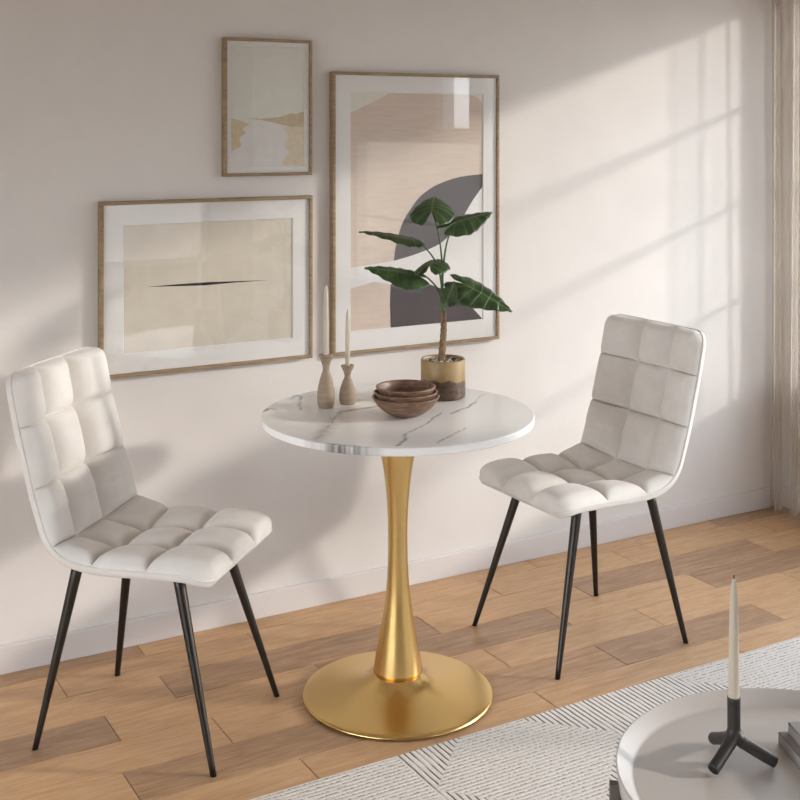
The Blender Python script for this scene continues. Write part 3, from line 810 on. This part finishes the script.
# plant frame: u to the right as seen from the room, v away, z up (metres from the pot)
UR = Vector((math.cos(YAW), -math.sin(YAW), 0)); DV = Vector((math.sin(YAW), math.cos(YAW), 0))
def pt(u, z, v): return UR*u + DV*v + Vector((0, 0, z))
b = bmesh.new()
TP = spline([pt(-.006, .088, 0), pt(-.003, .115, .0), pt(.001, .16, .004), pt(.002, .20, .0), pt(.001, .232, 0)], 30)
tube(b, TP, [.0105-.0030*k/30+.0008*math.sin(k*2.1) for k in range(31)], 14); obj('trunk', b, M['trunk'], pp)
b = bmesh.new()
tube(b, spline([pt(.001, .225, 0), pt(-.003, .26, .002), pt(-.002, .31, 0), pt(-.001, .345, 0)], 20), [.0062-.0032*k/20 for k in range(21)], 10); obj('stem', b, M['stalk'], pp)
def leaf(att, tip, nrm, width, path, droop=.1, back=.30, fold=.25):
    A0, T0 = pt(*att), pt(*tip)
    ax = (T0-A0); Ln = ax.length; ax.normalize()
    N0 = pt(*nrm).normalized(); sd = ax.cross(N0).normalized(); N0 = sd.cross(ax).normalized()
    b = bmesh.new(); uvl = b.loops.layers.uv.new('leaf')
    outl = spline([(0.0, -.02, 0), (.16, -back*.75, 0), (.42, -back, 0), (.78, -back*.55, 0), (1.0, .04, 0), (.96, .25, 0), (.78, .47, 0), (.50, .72, 0), (.20, .92, 0), (.0, 1.03, 0)], 36)
    NC = 10
    for sgn in (-1, 1):
        rows = []
        for k, o_ in enumerate(outl):
            t_ = k/36; my = max(0, (t_-.30)/.70); my = my**1.1
            row = []
            for j in range(NC+1):
                f_ = j/NC
                x_ = o_.x*f_*width; y_ = (my+(o_.y-my)*f_)*Ln
                zz = -droop*Ln*max(0, y_/Ln)**2*1.0 - fold*abs(x_)*(abs(x_)/width)**.6
                zz += .10*width*math.sin(math.pi*min(1, f_*1.0))*.6            # quilted rise between rib and rim
                zz += .020*width*math.sin(t_*8*2*math.pi)*f_*1.6
                zz -= .25*width*max(0, -y_/Ln)
                row.append((b.verts.new(A0+ax*y_+sd*(x_*sgn)+N0*zz), (f_*abs(o_.x)+.0, t_ - f_*.0)))
            rows.append(row)
        for r0, r1 in zip(rows, rows[1:]):
            for j in range(NC):
                q = [r0[j], r0[j+1], r1[j+1], r1[j]]
                if sgn < 0: q = q[::-1]
                vs = []
                for it in q:
                    if it[0] not in [v_[0] for v_ in vs]: vs.append(it)
                try: f = b.faces.new([v_[0] for v_ in vs])
                except ValueError: continue
                for lp, it in zip(f.loops, vs): lp[uvl].uv = it[1]
    bmesh.ops.remove_doubles(b, verts=b.verts[:], dist=1e-6)
    o = obj('leaf', b, M['leaf'], pp)
    md = o.modifiers.new('thick', 'SOLIDIFY'); md.thickness = .0006; md.offset = 0
    b = bmesh.new()
    P_ = spline([pt(*q) for q in path]+[A0+N0*.0], 18)
    tube(b, P_, [.0030-.0014*k/18 for k in range(19)], 8); obj('petiole', b, M['stalk'], pp)
# attach (u,z,v), tip, normal (u,z,v), half width, petiole path
leaf((-.030, .505, -.01), (-.022, .560, .085), (-.06, .80, -.62), .062, [(-.001, .335, 0), (-.004, .38, 0), (-.012, .44, .0)], .30, .46, .42)
leaf((.034, .472, -.01), (.134, .505, .04), (-.10, .92, -.42), .052, [(0, .33, 0), (.004, .38, 0), (.014, .43, -.005)], .10, .42, .34)
leaf((-.076, .424, .0), (-.220, .462, .0), (.05, 1.0, -.10), .052, [(-.002, .29, 0), (-.012, .345, .0), (-.036, .390, 0)], .12, .20, .20)
leaf((-.084, .334, -.02), (-.206, .362, -.03), (.05, .93, -.34), .056, [(-.003, .26, 0), (-.02, .30, -.004), (-.055, .332, -.01)], .10, .40, .36)
leaf((-.036, .358, -.03), (-.018, .384, .055), (-.25, .80, -.55), .050, [(-.002, .30, 0), (-.010, .335, -.01), (-.024, .350, -.02)], .25, .45, .38)
leaf((.062, .304, -.02), (.184, .248, -.045), (.25, .80, -.54), .058, [(0, .235, 0), (.015, .266, -.004), (.04, .295, -.01)], .10, .40, .30)
leaf((.010, .268, -.045), (.026, .318, -.060), (-.25, .30, -.92), .026, [(0, .240, -.005), (.004, .252, -.03)], .1, .3, .2)

# ------------------------------------------------------------------ coffee table in front
KX, KY, KZ = 1.488, -2.019, .45
t = empty('coffee_table', (KX, KY, 0), label='low round coffee table with a grey raised-rim tray top', cat='coffee table')
b = bmesh.new()
lathe(b, [(0, KZ-.022), (.268, KZ-.022), (.273, KZ-.021), (.276, KZ-.018), (.2935, KZ-.0008), (.295, KZ), (.2965, KZ-.001), (.2965, KZ-.006), (.292, KZ-.036), (.288, KZ-.038), (0, KZ-.038)], 160)
o = obj('tray_top', b, M['tray'], t)
ZK = KZ-.022
a0 = math.atan2(-1.848+2.019, 1.235-1.488)
for k in range(4):
    a_ = a0+k*math.pi/2
    b = bmesh.new(); box(b, -.008, .007, -.008, .008, .0085, KZ-.022, .002)
    Mx = Matrix.Translation((math.cos(a_)*.3005, math.sin(a_)*.3005, 0)) @ Matrix.Rotation(a_, 4, 'Z')
    bmesh.ops.transform(b, matrix=Mx, verts=b.verts[:])
    obj('leg', b, M['trayleg'], t, False)
b = bmesh.new()
for k in range(2):
    c_ = bmesh.new(); box(c_, -.292, .292, -.008, .008, KZ-.058+k*.0, KZ-.0385, .002)
    bmesh.ops.transform(c_, matrix=Matrix.Rotation(a0+k*math.pi/2, 4, 'Z'), verts=c_.verts[:]); merge(b, c_)
obj('cross_brace', b, M['trayleg'], t, False)

# tripod candle holder
HX, HY = 1.4455, -1.9005
root = empty('candle_holder', (HX, HY, ZK), label='dark cast metal tripod candle holder on the coffee table', cat='candle holder')
b = bmesh.new()
feet = [Vector((x_-HX, y_-HY, .0095)) for x_, y_ in ((1.386, -1.914), (1.491, -1.947), (1.459, -1.840))]
hub = Vector((0, 0, .040))
for fp in feet:
    dr = (fp-hub).normalized()
    P_ = spline([hub+Vector((0, 0, .012)), hub+dr*.012+Vector((0, 0, .002)), hub.lerp(fp, .55), fp], 18)
    tube(b, P_, [.0105]*8+[.0098]*11, 20)
tube(b, [hub-Vector((0, 0, .004)), hub+Vector((0, 0, .02)), hub+Vector((0, 0, .06))], .0105, 24)
tube(b, [Vector((0, 0, .10)), Vector((0, 0, .1005))], .0108, 24)
bmesh.ops.remove_doubles(b, verts=b.verts[:], dist=1e-6)
h_ = obj('tripod_body', b, M['iron'], root)
md = h_.modifiers.new('melt', 'REMESH'); md.mode = 'VOXEL'; md.voxel_size = .0012; md.use_smooth_shade = True
md = h_.modifiers.new('soft', 'SMOOTH'); md.iterations = 6; md.factor = .6
b = bmesh.new()
lathe(b, [(.0095, .090), (.0103, .0905), (.0106, .1045), (.0102, .106), (.0088, .106), (.0086, .104), (.0086, .0905)], 32)
obj('cup', b, M['iron'], root)
for fp in feet:
    dr = (fp-hub).normalized(); b = bmesh.new()
    tube(b, [fp-dr*.0005, fp+dr*.0006], .0072, 20); obj('bore_disc', b, M['hole_shade'], root)  # flat dark disc painted as the shade inside an open tube end
c_ = empty('candle', (HX, HY, ZK+.0965), label='tall cream taper candle standing in the dark tripod holder', cat='candle')
b = bmesh.new(); ch = .203; rc = .0088
lathe(b, [(0, 0), (rc*.96, 0), (rc, .004), (rc*.94, ch*.4), (rc*.78, ch*.75), (rc*.55, ch*.93), (rc*.3, ch*.975), (0, ch*.99)], 32); obj('wax', b, M['candle'], c_)
b = bmesh.new(); tube(b, [(0, 0, ch*.98), (.0003, 0, ch+.001), (.0008, 0, ch+.003)], .001, 6); obj('wick', b, M['wick'], c_)

# two grey books
def book(label, x, y, ang, z, wd, dp, th):
    root = empty('book', (x, y, z), ang, label=label, cat='book', group='grey books on the coffee table')
    b = bmesh.new(); box(b, 0, wd, -dp, 0, 0, .002, .0006); box(b, 0, wd, -dp, 0, th-.002, th, .0006); box(b, 0, .002, -dp, 0, .0, th, .0006)
    obj('cover', b, M['grey'], root, False)
    b = bmesh.new(); box(b, .0022, wd-.004, -dp+.003, -.003, .0021, th-.0021); obj('pages', b, M['pages'], root, False)
AB = math.atan2(-1.969+1.892, 1.521-1.555)+math.pi/2
book('grey cloth book at the right edge, lower of the two on the coffee table', 1.555, -1.892, AB, ZK+.0003, .15, .20, .0185)
book('smaller grey book stacked on top of the other book', 1.566, -1.903, AB, ZK+.0191, .135, .18, .0175)

# ------------------------------------------------------------------ curtains
def curtain(name, label, y0, y1, xc, z0, z1, amp, nf, seed, gather=0):
    b = bmesh.new(); n = int(nf*16); m_ = 36; rr = random.Random(seed); ph_ = [rr.uniform(.75, 1.3) for _ in range(int(nf)+3)]
    rows = []
    for i in range(m_+1):
        f = i/m_; z = z0+(z1-z0)*f; row = []
        for k in range(n+1):
            t_ = k/n; a_ = ph_[int(t_*nf)]*amp*(1.0-.25*f)
            y = y0+(y1-y0)*t_+.25*amp*math.sin(2*math.pi*t_*nf*2)*(1-.2*f)
            x = xc+a_*math.sin(2*math.pi*t_*nf+.35*math.sin(3*f+t_*5))+.004*math.sin(7*t_+4*f)
            row.append(b.verts.new((x, y, z)))
        rows.append(row)
    for A_, B_ in zip(rows, rows[1:]):
        for k in range(n): b.faces.new((A_[k], A_[k+1], B_[k+1], B_[k]))
    o = obj(name, b, M['curtain']); return tag(o, label, 'curtain')
curtain('curtain', 'sheer beige floor-length curtain hanging beside the wall corner at the right edge', -.025, -.27, 3.525, .006, 2.60, .030, 3, 5)
